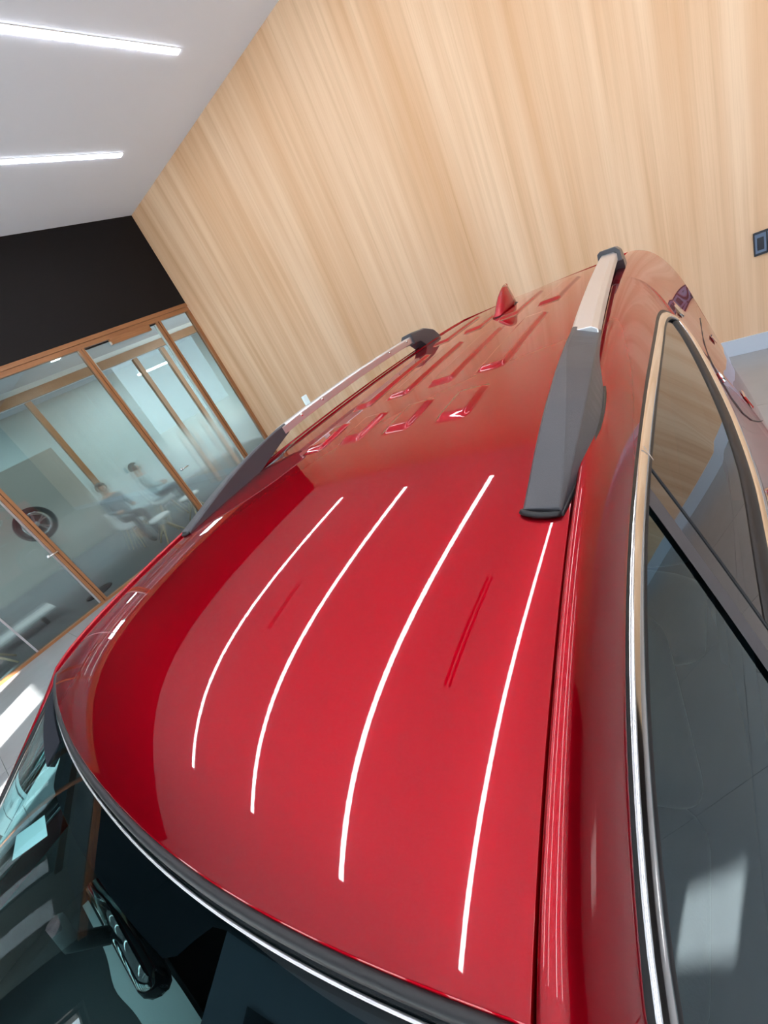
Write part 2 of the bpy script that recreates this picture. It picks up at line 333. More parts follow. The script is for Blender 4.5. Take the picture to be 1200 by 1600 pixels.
for a, b in zip(ys[:-1], ys[1:]): box('glass_pane', (BX - 0.004, BX + 0.004, a + 0.05, b - 0.05, 0.0, 3.19), 'frost2', bp)
def room_light(loc, e, sx, sy, lab):
    t = thing('recessed_ceiling_panel', lab, 'ceiling light', loc)
    box('diffuser', (-0.07, 0.07, -0.07, 0.07, -0.008, 0.0), 'downlight', t)
    l = bpy.data.lights.new('meeting_room_lamp', 'AREA'); l.shape = 'RECTANGLE'; l.size = sx; l.size_y = sy; l.energy = e; l.color = (0.95, 1.0, 1.0)
    o = bpy.data.objects.new('meeting_room_lamp', l); link(o, t); o.location = (0, 0, -0.02)
room_light((-8.55, 3.2, 3.46), 30, 0.5, 0.5, 'small square downlight in the meeting room ceiling near the header')
room_light((-8.6, 0.2, 3.46), 30, 0.5, 0.5, 'small square downlight in the meeting room ceiling, out to the left')
room_light((-8.6, 6.2, 3.46), 28, 0.5, 0.5, 'small square downlight in the meeting room ceiling behind the oak wall')
room_light((-11.3, 1.4, 3.46), 62, 0.5, 0.5, 'square downlight beyond the rear glass partition on the left')
room_light((-11.3, 5.2, 3.46), 62, 0.5, 0.5, 'square downlight beyond the rear glass partition on the right')
t = thing('pendant_linear_lamp', 'thin white linear lamp hanging behind the frosted glass door', 'lamp', (-10.4, 5.6, 2.92))
box('tube_lamp', (-0.02, 0.02, -0.45, 0.45, -0.02, 0.02), 'downlight', t)
for y in (-0.4, 0.4): tube('suspension_wire', [(0, y, 0.02), (0, y, 0.54)], 0.003, 'alu', t, 6)
for k, (y, lab) in enumerate(((2.95, 'small grey ceiling spotlight above the seated people'), (6.35, 'small grey ceiling spotlight beside the oak wall corner'))):
    t = thing('ceiling_spotlight', lab, 'spotlight', (-10.1, y, 3.46), group='meeting room spotlights')
    tube('stem', [(0, 0, 0), (0, 0, -0.08)], 0.012, 'white', t); lathe('spot_head', [(0, 0.0), (0.04, 0.0), (0.05, -0.12), (0.042, -0.12), (0.03, -0.02)], 'fascia', t, 16, 'z', (0, 0, -0.07))

# furniture and people inside
def person(name, label, loc, rz, shirt, hairc='hair'):
    t = thing(name, label, 'person', loc, rz, 'seated people behind the frosted glass')
    J = [(0, 0, .50), (0, 0.02, .72), (0, .03, .94), (0, .05, 1.04), (0, .03, 1.14), (0, .02, 1.24),           # pelvis..head top
         (-.17, .03, .95), (-.22, -.02, .72), (-.16, -.22, .66), (-.13, -.30, .68), (.17, .03, .95), (.22, -.02, .72), (.16, -.22, .66), (.13, -.30, .68),
         (-.09, -.05, .49), (-.10, -.42, .50), (-.10, -.42, -.03), (-.10, -.54, -.07), (.09, -.05, .49), (.10, -.42, .50), (.10, -.42, -.03), (.10, -.54, -.07)]
    E = [(0, 1), (1, 2), (2, 3), (3, 4), (4, 5), (2, 6), (6, 7), (7, 8), (8, 9), (2, 10), (10, 11), (11, 12), (12, 13), (0, 14), (14, 15), (15, 16), (16, 17), (0, 18), (18, 19), (19, 20), (20, 21)]
    Rr = [.15, .14, .13, .055, .085, .07, .06, .045, .038, .04, .06, .045, .038, .04, .09, .075, .05, .045, .09, .075, .05, .045]
    me = bpy.data.meshes.new('body'); me.from_pydata(J, E, []); o = link(bpy.data.objects.new('body', me), t)
    sk = o.modifiers.new('skin', 'SKIN'); me.skin_vertices
    for i, v in enumerate(me.skin_vertices[0].data): v.radius = (Rr[i], Rr[i] * (0.8 if i < 3 else 1.0)); v.use_root = (i == 0)
    o.modifiers.new('sub', 'SUBSURF').levels = 2; o.modifiers['sub'].render_levels = 2
    dg = bpy.context.evaluated_depsgraph_get(); m2 = bpy.data.meshes.new_from_object(o.evaluated_get(dg)); o.modifiers.clear(); o.data = m2
    m2.materials.clear()
    for k in ('skin', shirt, 'trousers'): m2.materials.append(MT[k])
    for p in m2.polygons:
        c = p.center; p.use_smooth = True
        p.material_index = 0 if (c.z > 1.0 or (c.y < -.2 and .62 < c.z)) else (1 if c.z > .56 else 2)
    V, F = [], []; nu, nv = 16, 9
    for i in range(nv):
        th = math.pi * 0.62 * i / (nv - 1)
        for k in range(nu):
            a = 2 * math.pi * k / nu; V.append((.098 * math.sin(th) * math.cos(a), .045 + .108 * math.sin(th) * math.sin(a), 1.19 + .118 * math.cos(th)))
    for i in range(nv - 1):
        for k in range(nu):
            if i > 3 and math.sin(2 * math.pi * (k + .5) / nu) < -0.2: continue
            F.append((i * nu + k, i * nu + (k + 1) % nu, (i + 1) * nu + (k + 1) % nu, (i + 1) * nu + k))
    mk('hair', V, F, hairc, t, True)
    fx = [(-.035, -.062, 1.16), (.035, -.062, 1.16)]
    for q in fx: lathe('eye', [(0, -.008), (.008, 0), (0, .008)], 'hair', t, 8, 'y', q)
    loft('nose', [[(-.004, -.06, 1.155), (.004, -.06, 1.155), (.004, -.05, 1.15), (-.004, -.05, 1.15)], [(-.014, -.082, 1.115), (.014, -.082, 1.115), (.014, -.05, 1.11), (-.014, -.05, 1.11)]], 'skin', t, True)
    return t
def chair(loc, rz, lab):
    t = thing('shell_chair', lab, 'chair', loc, rz, 'white shell chairs in the meeting room')
    P = []
    for i in range(9):
        s = i / 8; y = -0.24 + 0.44 * min(1, s * 1.7) + 0.06 * max(0, s - .6) * 2; z = 0.45 + (max(0, s - .5) * 2) ** 1.3 * 0.38 - 0.03 * math.sin(math.pi * min(1, s * 1.9))
        P.append([((k / 6 - .5) * (0.46 - .06 * s), y, z + 0.05 * abs(k / 3 - 1) ** 2.5) for k in range(7)])
    o = grid('seat_shell', P, 'shell', t); so_ = o.modifiers.new('solid', 'SOLIDIFY'); so_.thickness = 0.014
    for sx in (-1, 1):
        for sy in (-1, 1): tube('leg', [(sx * .12, sy * .11 - .02, .44), (sx * .23, sy * .23 - .02, 0.0)], [.018, .011], 'beech', t, 8)
    tube('brace', [(-.14, -.12, .36), (.14, .10, .36)], .006, 'alu', t, 6); tube('brace', [(.14, -.12, .36), (-.14, .10, .36)], .006, 'alu', t, 6)
    return t
def stool(loc, lab):
    t = thing('swivel_stool', lab, 'stool', loc, 0.4, 'white hub stools in the meeting room')
    lathe('hub', [(0, .30), (.05, .30), (.055, .34), (.05, .40), (0, .40)], 'shell', t, 16, 'z')
    for k in range(4):
        a = k * math.pi / 2 + .3; tube('leg', [(.03 * math.cos(a), .03 * math.sin(a), .33), (.30 * math.cos(a), .30 * math.sin(a), 0)], [.02, .013], 'beech', t, 8)
    lathe('seat', [(0, .40), (.17, .41), (.20, .44), (.19, .47), (0, .47)], 'shell', t, 20, 'z')
    return t
chair((-9.2, 2.62, 0), math.pi * .55, 'white shell chair under the person with dark hair near the brown post')
chair((-9.35, 3.42, 0), math.pi * .9, 'white shell chair under the person nearer the glass door')
person('person', 'seated person in grey blue shirt behind frosted glass by the brown post', (-9.2, 2.62, 0.13), math.pi * 0.55, 'shirt')
person('person', 'seated person in pale shirt, blurred behind frosted glass nearer the door', (-9.35, 3.42, 0.13), math.pi * 0.9, 'shirt2')
stool((-8.2, 2.75, 0), 'white hub stool with beech legs behind the glass, just above the car roof')
stool((-8.2, 3.45, 0), 'white hub stool with beech legs behind the glass beside the dark rail foot')
stool((-8.15, -0.30, 0), 'white hub stool with beech legs at the left picture edge')
t = thing('low_bench', 'long low white topped bench behind the glass at the left edge', 'bench', (-8.9, 0, 0))
box('bench_top', (-0.25, 0.25, -2.2, 0.72, 0.16, 0.20), 'shell', t, 0.006)
for y in (-2.0, -0.7, 0.5): box('leg', (-0.2, 0.2, y - .03, y + .03, 0, 0.16), 'fascia', t)
def wheel_parts(t, r, w_, sgn, axis='x', loc=(0, 0, 0), tyre=True):
    if tyre: ty = lathe('tyre', [(r * .70, -w_ / 2), (r * .93, -w_ / 2), (r, -w_ * .36), (r, w_ * .36), (r * .93, w_ / 2), (r * .70, w_ / 2)], 'tyre', t, 40, axis, loc)
    rm = lathe('rim', [(r * .60, -w_ / 2), (r * .70, -w_ / 2), (r * .71, -w_ * .4), (r * .71, w_ * .4), (r * .70, w_ / 2), (r * .60, w_ / 2 * .9), (r * .58, 0)], 'rim', t, 40, axis, loc)
    lathe('hub_cap', [(0, sgn * w_ * .44), (r * .16, sgn * w_ * .42), (r * .18, sgn * w_ * .2)], 'rim', rm, 20, axis, loc)
    lathe('brake_disc', [(0, sgn * w_ * .02), (r * .56, sgn * w_ * .02)], 'rubber', rm, 28, axis, loc)
    for k in range(5):
        for q in (-.16, .16):
            a = 2 * math.pi * k / 5 + q + .3; a0 = 2 * math.pi * k / 5 + q * .5 + .3; h0, h1 = sgn * w_ * .40, sgn * w_ * .44
            def pt(rr, an, h): return (h + loc[0], rr * math.cos(an) + loc[1], rr * math.sin(an) + loc[2])
            def sec(rr, an, wd): da = wd / rr; return [pt(rr, an - da, h0 - sgn * .03), pt(rr, an - da, h1), pt(rr, an + da, h1), pt(rr, an + da, h0 - sgn * .03)]
            loft('spoke', [sec(r * .14, a0, r * .035), sec(r * .40, (a + a0) / 2, r * .035), sec(r * .66, a, r * .045)], 'rim', rm)
t = thing('display_alloy_wheel', 'alloy car wheel with black tyre shown on a tall stand behind the glass', 'wheel', (-8.15, 1.26, 0))
wh = bpy.data.objects.new('wheel', None); link(wh, t); wh.location = (0, 0, 1.44); wheel_parts(wh, .265, .17, 1, 'x')
tube('stand_pole', [(-.16, 0, .02), (-.16, 0, 1.44), (-.08, 0, 1.44)], .022, 'fascia', t)
lathe('stand_foot', [(0, 0), (.22, 0), (.22, .012), (.03, .03), (0, .03)], 'fascia', t, 24, 'z', (-.16, 0, 0))
tag(box('grey_backdrop_board', (-9.78, -9.75, 0.2, 2.55, 0.45, 2.35), pbr('backdrop_grey', srgb(168, 166, 160), 0.35), None), 'pale grey backdrop panel added for the grey tone behind the alloy wheel', 'panel')  # board added to give a grey tone behind the wheel

# socket on oak wall
t = thing('wall_socket', 'dark blue grey socket box on the oak wall at the right edge', 'socket', (0.30, YB, 0.95))
box('back_plate', (-0.085, 0.085, -0.02, 0, -0.095, 0.095), 'socket_dark', t, 0.004)
for x in (-0.04, 0.044):
    g = box('socket_frame', (x - 0.037, x + 0.037, -0.03, -0.02, -0.075, 0.08), 'socket', t, 0.004)
    box('socket_insert', (x - 0.022, x + 0.022, -0.034, -0.03, -0.05, 0.05), 'socket_dark', g, 0.003)

# ================================================================== the car (local frame: u right, v towards the tail, z up; v = 0 under the lens)
car = thing('car', 'glossy red sport utility car with roof rails and chrome window trim', 'car', (CX, 0, 0))
def poly(kv, kz, deg):
    c = np.polyfit(kv, kz, deg); return lambda v: np.polyval(c, v)
sv = np.linspace(-.12, 2.4, 600)
sl = np.interp(sv, [-.10, -.06, .02, .065, .11, .2, .35, .5, .8, 1.2, 1.6, 2.0, 2.36], [.54, .48, .365, .280, .210, .152, .106, .070, .038, .012, -.010, -.035, -.075])   # roof slope along the car
sz = np.concatenate([[0], np.cumsum((sl[1:] + sl[:-1]) / 2 * np.diff(sv))]); sz += 1.683 - np.interp(.5, sv, sz)
zc = poly(sv, sz, 9)
ud = poly([-.06, .023, .08, .128, .184, .275, .405, .614, .905, 1.253, 1.873, 2.36], [.612, .603, .596, .590, .584, .574, .560, .540, .514, .485, .430, .405], 4)
def drop(u, v):
    c = .148 - .084 * np.clip((v - .18) / .36, 0, 1) ** 2 * (3 - 2 * np.clip((v - .18) / .36, 0, 1))
    return .05 * u * u + c * np.abs(u) ** 5
def zd(v): return zc(v) - drop(ud(v), v) - .004
UTp = poly([.063, .092, .189, .299, .473, .713, .929, 1.149, 1.36, 1.565, 2.36], [.652, .645, .630, .616, .605, .597, .588, .580, .574, .569, .535], 4)
def UT(v): return UTp(np.maximum(v, .066))
def ZT(v): return np.where(v < .066, 1.505, zd(np.maximum(v, .066)) - .085 - .03 * np.clip((v - 1) / .8, 0, 1))
def side(v, z):
    d = ZT(v) - z; return UT(v) + .58 * d - .12 * d * np.abs(d)
def smooth(x, a, b):
    t = np.clip((x - a) / (b - a), 0, 1); return t * t * (3 - 2 * t)
BC = [-.238, -.080, .080, .238]; BS = [(.775, .945), (1.05, 1.54), (1.69, 2.10)]
def zroof(u, v, beads=True):
    s = np.abs(u) / ud(v); z = zc(v) - drop(u, v) - .004 * np.minimum(s, 1.0) ** 24
    if beads:
        for c in BC:
            for a, b in BS:
                z = z + .0085 * (1 - smooth(np.abs(u - c * (1.03 - .03 * v)), .030, .044)) * smooth(v, a, a + .035) * (1 - smooth(v, b - .02, b))
        rr = np.abs(np.abs(u) - (urail(v) - .005)); z = z + .006 * (1 - smooth(rr, .030, .046)) * smooth(v, .85, .95) * (1 - smooth(v, 1.95, 2.02))
    return z
def urail(v): return np.interp(v, [.445, .7, .92, 1.4, 1.8, 2.05], [.520, .515, .506, .465, .428, .408])
def vhead(u): return -.058 + .078 * (np.abs(u) / .603) ** 2.2
# roof panel
S = np.linspace(-1, 1, 241); T_ = np.linspace(0, 1, 331)
V0 = np.zeros((331, 241)); U0 = np.zeros((331, 241))
for it in range(4):
    U0 = S[None, :] * (ud(V0) - .0025); V0 = vhead(U0) + (2.36 - vhead(U0)) * T_[:, None]
Z0 = zroof(U0, V0)
P = np.stack([U0, V0, Z0], -1)
lipL = P[:, :1].copy(); lipL[..., 2] -= .014; lipR = P[:, -1:].copy(); lipR[..., 2] -= .014
inL = P[:, :1].copy(); inL[..., 0] += .0008; inR = P[:, -1:].copy(); inR[..., 0] -= .0008
P = np.concatenate([lipL, P[:, :1], inL, P[:, 1:-1], inR, P[:, -1:], lipR], 1)
fr = P[:1].copy(); fr[..., 2] -= .012; fr[..., 1] -= .003; fi = P[:1].copy(); fi[..., 1] += .0010; fi[..., 2] += .0004; P = np.concatenate([fr, P[:1], fi, P[1:]], 0)
roof = grid('roof_panel', P, 'paint', car)
uu = np.linspace(-.97, .97, 25)[None, :] * ud(np.linspace(.0, 2.3, 30))[:, None]; vv = np.linspace(.0, 2.3, 30)[:, None] * np.ones((1, 25))
grid('headliner', np.stack([uu, vv, zroof(uu, vv, False) - .035], -1), 'head', car)

# opening of the side windows
VB = [-.66, -.3, 0, .4, .888, .98, 1.088, 1.224, 1.34, 1.48, 1.58, 1.63, 1.67, 1.69]
ZB = [1.13, 1.18, 1.215, 1.255, 1.281, 1.288, 1.302, 1.326, 1.356, 1.399, 1.434, 1.457, 1.487, 1.515]
def Bz(v): return np.where(v > 1.69, 1.515 - .14 * (v - 1.69), np.interp(v, VB, ZB))
def Tz(v):
    a = np.interp(v, [-.66, .066], [1.133, 1.505]); b = ZT(v)
    tip = np.interp(v, [1.46, 1.52, 1.57, 1.62, 1.655, 1.675, 1.69], [0, .003, .008, .018, .033, .046, .065])
    z = np.where(v < .066, a, b - tip); return np.where(v > 1.69, 1.515 - .14 * (v - 1.69), np.maximum(z, Bz(v)))
def Dc(v):
    """roof ditch, going on as the windscreen's side edge"""
    f = np.clip((.018 - v) / .72, 0, 1); v2 = np.maximum(v, .018)
    return np.where(v < .018, .602 + .090 * f, ud(v2)), np.where(v < .018, zd(.018) - .470 * f, zd(v2))
vl = np.unique(np.concatenate([np.linspace(-.66, 0, 30), np.linspace(0, .1, 12), np.linspace(.1, 1.46, 62), np.linspace(1.46, 1.71, 42), np.linspace(1.71, 2.36, 22)]))
def shoulder(v): return np.interp(v, [-1.95, -1.8, -1.3, -.8, .9, 1.6, 2.1, 2.36], [.74, .82, .90, .925, .915, .88, .83, .79])
def upper_strip():
    rows = []
    for v in vl:
        d, z = map(float, Dc(v)); tz = float(Tz(v)); tu = float(side(v, tz)); lip = .002 + .008 * float(smooth(np.array(v), -.06, .08))
        r = [(d + .0005, v, z - .014), (d + .001, v, z + lip - .006), (d + .0022, v, z + lip - .0018), (d + .0042, v, z + lip - .0004)]
        u0 = d + .0060; dz = z + lip - tz
        for k in range(0, 23):
            q = (k / 22) ** .85; r.append((u0 + (tu - u0) * q, v, z + lip - .13 * dz * q - .87 * dz * q ** 2.5))
        rows.append(r)
    return np.array(rows)
def lower_strip():
    rows = []
    vs = np.unique(np.concatenate([np.linspace(-1.9, -.66, 32), vl]))
    for v in vs:
        if v < -.66: zt = float(np.interp(v, [-1.9, -1.5, -1.0, -.66], [.82, .98, 1.08, 1.13])); u0 = float(np.interp(v, [-1.9, -1.5, -1.0, -.66], [.64, .74, .81, side(-.66, 1.13)]))
        else: zt = float(Bz(v)); u0 = float(side(v, zt))
        us = float(shoulder(v)); prof = [(u0, zt)]
        for f, q in ((.08, .16), (.18, .38), (.30, .64), (.42, .86), (.55, .98), (.68, 1.0), (.80, .985), (.90, .93), (1.0, .86)):
            prof.append((u0 + (us - u0) * (q if f < .6 else 1.0) - (us * (1 - q) * .35 if f >= .6 else 0), zt - f * (zt - .26)))
        rows.append([(a, v, z) for a, z in prof])
    return np.array(rows)
US, LS = upper_strip(), lower_strip()
def refine(A, k=5):
    n = A.shape[1]; t = np.linspace(0, n - 1, (n - 1) * k + 1); o = np.zeros((A.shape[0], len(t), 3))
    for i in range(A.shape[0]):
        for c in range(3): o[i, :, c] = np.interp(t, np.arange(n), A[i, :, c])
    ker = np.array([1, 2, 3, 2, 1]) / 9
    for _ in range(2):
        pad = o.copy()
        for j in range(2, o.shape[1] - 2): pad[:, j] = sum(ker[q] * o[:, j + q - 2] for q in range(5))
        o = pad
    return o
LS = refine(LS, 4)
AX = [(-1.05, .35), (1.62, .35)]
def keep_lower(i, j):
    p = LS[i, j]; q = LS[i + 1, j + 1] if i + 1 < LS.shape[0] and j + 1 < LS.shape[1] else p
    return all((p[1] * .5 + q[1] * .5 - a) ** 2 + (p[2] * .5 + q[2] * .5 - b) ** 2 > .415 ** 2 for a, b in AX)
FLIP = np.array([-1, 1, 1])
for sg in (1, -1):
    K = np.array([sg, 1, 1])
    grid('roof_side_panel', US * K, 'paint', car, flip=sg > 0)
    grid('body_side', LS * K, 'paint', car, keep=keep_lower, flip=sg > 0)
    # black bottom of the roof ditch
    vs = np.linspace(.02, 2.3, 60); d, z = Dc(vs)
    grid('ditch_seal', np.stack([np.stack([sg * (d - .012), vs, z - .012], -1), np.stack([sg * (d + .008), vs, z - .012], -1)], 1), 'rubber', car)

# window outline in (v, z), walked once round
def outline(inset=0.0):
    va = np.concatenate([np.linspace(-.60, .066, 24), np.linspace(.10, 1.46, 60), np.linspace(1.48, 1.689, 34)])
    top = [(v, float(Tz(v))) for v in va]; vb = np.concatenate([np.linspace(1.688, 1.60, 16), np.linspace(1.58, -.60, 90)])
    bot = [(v, float(Bz(v))) for v in vb]; pts = np.array(top + bot)
    # even spacing and slight smoothing
    for _ in range(3):
        pts = .25 * np.roll(pts, 1, 0) + .5 * pts + .25 * np.roll(pts, -1, 0)
    if np.any(inset):
        t = np.roll(pts, -1, 0) - np.roll(pts, 1, 0); t /= np.linalg.norm(t, axis=1)[:, None] + 1e-9
        nrm = np.stack([t[:, 1], -t[:, 0]], 1); pts = pts + nrm * np.broadcast_to(np.asarray(inset), (len(pts),))[:, None]
    return pts
def on_side(p, off, sg): return (sg * (float(side(p[0], p[1])) + off), p[0], p[1])
def band(name, a, b, off0, off1, m, sg, mid=None):
    """strip between two insets of the window outline, raised over the side"""
    A, B = outline(a), outline(b); rows = []
    for p, q in zip(A, B):
        c = .5 * (p + q); hm = max(off0, off1) + (mid or 0)
        r = [on_side(p, -.004, sg), on_side(p, off0, sg), on_side(p + .18 * (q - p), off0 + .6 * (hm - off0), sg), on_side(c, hm, sg), on_side(q - .18 * (q - p), off1 + .6 * (hm - off1), sg), on_side(q, off1, sg), on_side(q, -.010, sg)]
        rows.append(r)
    rows.append(rows[0]); return grid(name, np.array(rows), m, car, flip=sg < 0)
NB = len(outline())
isbelt = np.array([0.0 if k < 118 else 1.0 for k in range(NB)])
for _ in range(12): isbelt = .25 * np.roll(isbelt, 1) + .5 * isbelt + .25 * np.roll(isbelt, -1)
for sg in (1, -1):
    band('window_gap_seal', -.010, .002, .001, .002, 'rubber', sg)
    band('chrome_window_trim', .000, .020 + .006 * isbelt, .003, .002, 'chrome', sg, .004)
    band('window_seal', .0195 + .006 * isbelt, .028 + .026 * isbelt, .001, -.002, 'rubber', sg, .002)
# glass: front door, pillar, rear door + quarter window
def win_patch(name, v0a, v0b, v1a, v1b, m, sg, off=-.006, nz=14, nv=24, ins=.010):
    """pane between two slanted lines: (v at top, v at belt)"""
    rows = []
    for i in range(nv + 1):
        s = i / nv; r = []
        vm = (v0a + (v1a - v0a) * s + v0b + (v1b - v0b) * s) / 2
        for k in range(nz + 1):
            t = k / nz; v = (v0a + (v1a - v0a) * s) * (1 - t) + (v0b + (v1b - v0b) * s) * t
            zt, zb = float(Tz(v)) - ins, float(Bz(v)) + ins
            if zt < zb: zt = zb = (zt + zb) / 2
            z = zt + (zb - zt) * t; r.append((sg * (float(side(v, z)) + off), v, z))
        rows.append(r)
    return grid(name, np.array(rows), m, car, flip=sg < 0)
for sg in (1, -1):
    win_patch('front_door_glass', -.58, -.58, .622, .475, 'dglass', sg)
    win_patch('rear_door_glass', .708, .572, 1.68, 1.68, 'pglass', sg, nv=40)
    bpil = win_patch('door_pillar', .652, .506, .712, .576, 'gloss', sg, -.004, nv=2)
    win_patch('window_seal', .612, .463, .654, .508, 'plastic', sg, -.001, nv=2, ins=.016)
    # seam of the chrome strip at the pillar
    q = [on_side((.720, float(Tz(.720)) + .002), .009, sg), on_side((.712, float(Tz(.712)) - .021), .007, sg), on_side((.716, float(Tz(.716)) - .021), .007, sg), on_side((.725, float(Tz(.725)) + .002), .009, sg)]
    mk('trim_seam', q, [(0, 1, 2, 3)], 'alu', car)
    ln = [on_side((v, z), -.0035, sg) for v, z in zip(np.linspace(.710, .574, 12), np.linspace(float(Tz(.710)) - .02, float(Bz(.574)) + .02, 12))]
    tube('door_gap', ln, .0022, 'rubber', car, 6)
    # interior door lining
    vv = np.linspace(-.6, 2.0, 30); zz = np.linspace(.3, 1.0, 8); Pd = [[(sg * (min(float(side(v, float(Bz(v)))) - .05, .80) - .02 * (1 - f)), v, .3 + f * (float(Bz(v)) - .33)) for f in np.linspace(0, 1, 8)] for v in vv]
    grid('door_lining', np.array(Pd), 'cabin', car)
    # fuel flap / bumper seam, small black badge, parking reflector
    seam = [(2.17, 1.36), (1.86, 1.37), (1.624, 1.359), (1.54, 1.335), (1.492, 1.299), (1.50, 1.24), (1.56, 1.18), (1.65, 1.125), (1.80, 1.05)]
    LSv = LS[:, 0, 1]
    def on_lower(v, z, off):
        i = int(np.clip(np.searchsorted(LSv, v), 0, len(LSv) - 1)); c = LS[i]
        if z > c[0, 2]: return (sg * (float(side(v, z)) + off), v, z)
        k = int(np.argmin(np.abs(c[:, 2] - z))); return (sg * (np.interp(-z, -c[:, 2], c[:, 0]) + off), v, z)
    sm = []
    for a, b in zip(seam[:-1], seam[1:]):
        for t in np.linspace(0, 1, 8)[:-1]: sm.append(on_lower(a[0] + (b[0] - a[0]) * t, a[1] + (b[1] - a[1]) * t, .0005))
    tube('panel_seam', sm, .0022, 'rubber', car, 6)
    def decal(name, pts, off, m): 
        c = np.mean(pts, 0); V = [on_lower(a, b, off) for a, b in pts] + [on_lower(*(c + (np.array(p) - c) * .8), off + .004) for p in pts]; nn = len(pts)
        F = [tuple(range(nn, 2 * nn))] + [(i, (i + 1) % nn, nn + (i + 1) % nn, nn + i) for i in range(nn)]
        return fix_normals(mk(name, V, F, m, car))
    decal('black_side_vent', [(1.79, 1.545), (1.85, 1.525), (1.855, 1.495), (1.80, 1.485), (1.76, 1.508)], .003, 'gloss')
    decal('fuel_flap_pad', [(1.70, 1.20), (1.77, 1.195), (1.765, 1.145), (1.70, 1.15)], .003, 'lampred')
    decal('tail_lamp_edge', [(2.05, 1.31), (2.12, 1.30), (2.13, 1.265), (2.08, 1.27)], .004, 'lampred')
    tube('chrome_glint_pin', [on_lower(1.565, 1.355, .006), on_lower(1.545, 1.33, .006)], .005, 'chrome', car, 8)  # short chrome pin made for the small glint beside the seam

# windscreen
def ws(s, t):
    u = s * (.590 + .095 * t); vh = float(vhead(u)) - .010
    b = abs(s) ** 2.2; vb = -.97 + .25 * b; zh = float(zroof(np.array(u), np.array(max(vh, -.10)), False)) - .016; zb = 1.085 + .02 * b
    bul = .010 * math.sin(math.pi * t)
    return np.array([u, vh + (vb - vh) * t - bul * .45, zh + (zb - zh) * t + bul])
SS = np.linspace(-1, 1, 61); TT = np.linspace(0, 1, 41)
WS = np.array([[ws(s, t) for s in SS] for t in TT])
wsg = grid('windscreen', WS, 'wsglass', car, flip=True)
lab = []
def off_ws(s, t, o):
    p = ws(s, t); a = ws(s + .01, t) - ws(s - .01, t); b = ws(s, min(1, t + .01)) - ws(s, max(0, t - .01)); nrm = np.cross(a, b); nrm /= np.linalg.norm(nrm); 
    if nrm[2] < 0: nrm = -nrm
    return p + nrm * o
# black printed border just under the glass; its wide top middle paints in cabin darkness
def border(pts_out, pts_in, name):
    R_ = [[a, b] for a, b in zip(pts_out, pts_in)]; return grid(name, np.array(R_), 'frit', wsg)
border([off_ws(s, .0, -.003) for s in SS], [off_ws(s, .016 + .050 * float(smooth(np.array(.52 - abs(s)), 0, .12)), -.003) for s in SS], 'printed_border')
for sg in (1, -1): border([off_ws(sg * 1.0, t, -.003) for t in TT], [off_ws(sg * .955, t, -.003) for t in TT], 'printed_border')
border([off_ws(s, 1.0, -.003) for s in SS], [off_ws(s, .90, -.003) for s in SS], 'printed_border')
# rubber seal and bright edge along the roof front
tube('windscreen_seal', [(u, float(vhead(u)) - .005, float(zroof(np.array(u), np.array(float(vhead(u))), False)) - .008) for u in np.linspace(-.598, .598, 60)], .006, 'rubber', car, 8)
tube('windscreen_edge_bead', [tuple(off_ws(s, .006, .002)) for s in SS], .0017, 'alu', car, 6)
for sg in (1, -1): tube('windscreen_seal', [tuple(off_ws(sg * .998, t, .001)) for t in TT], .005, 'rubber', car, 8)

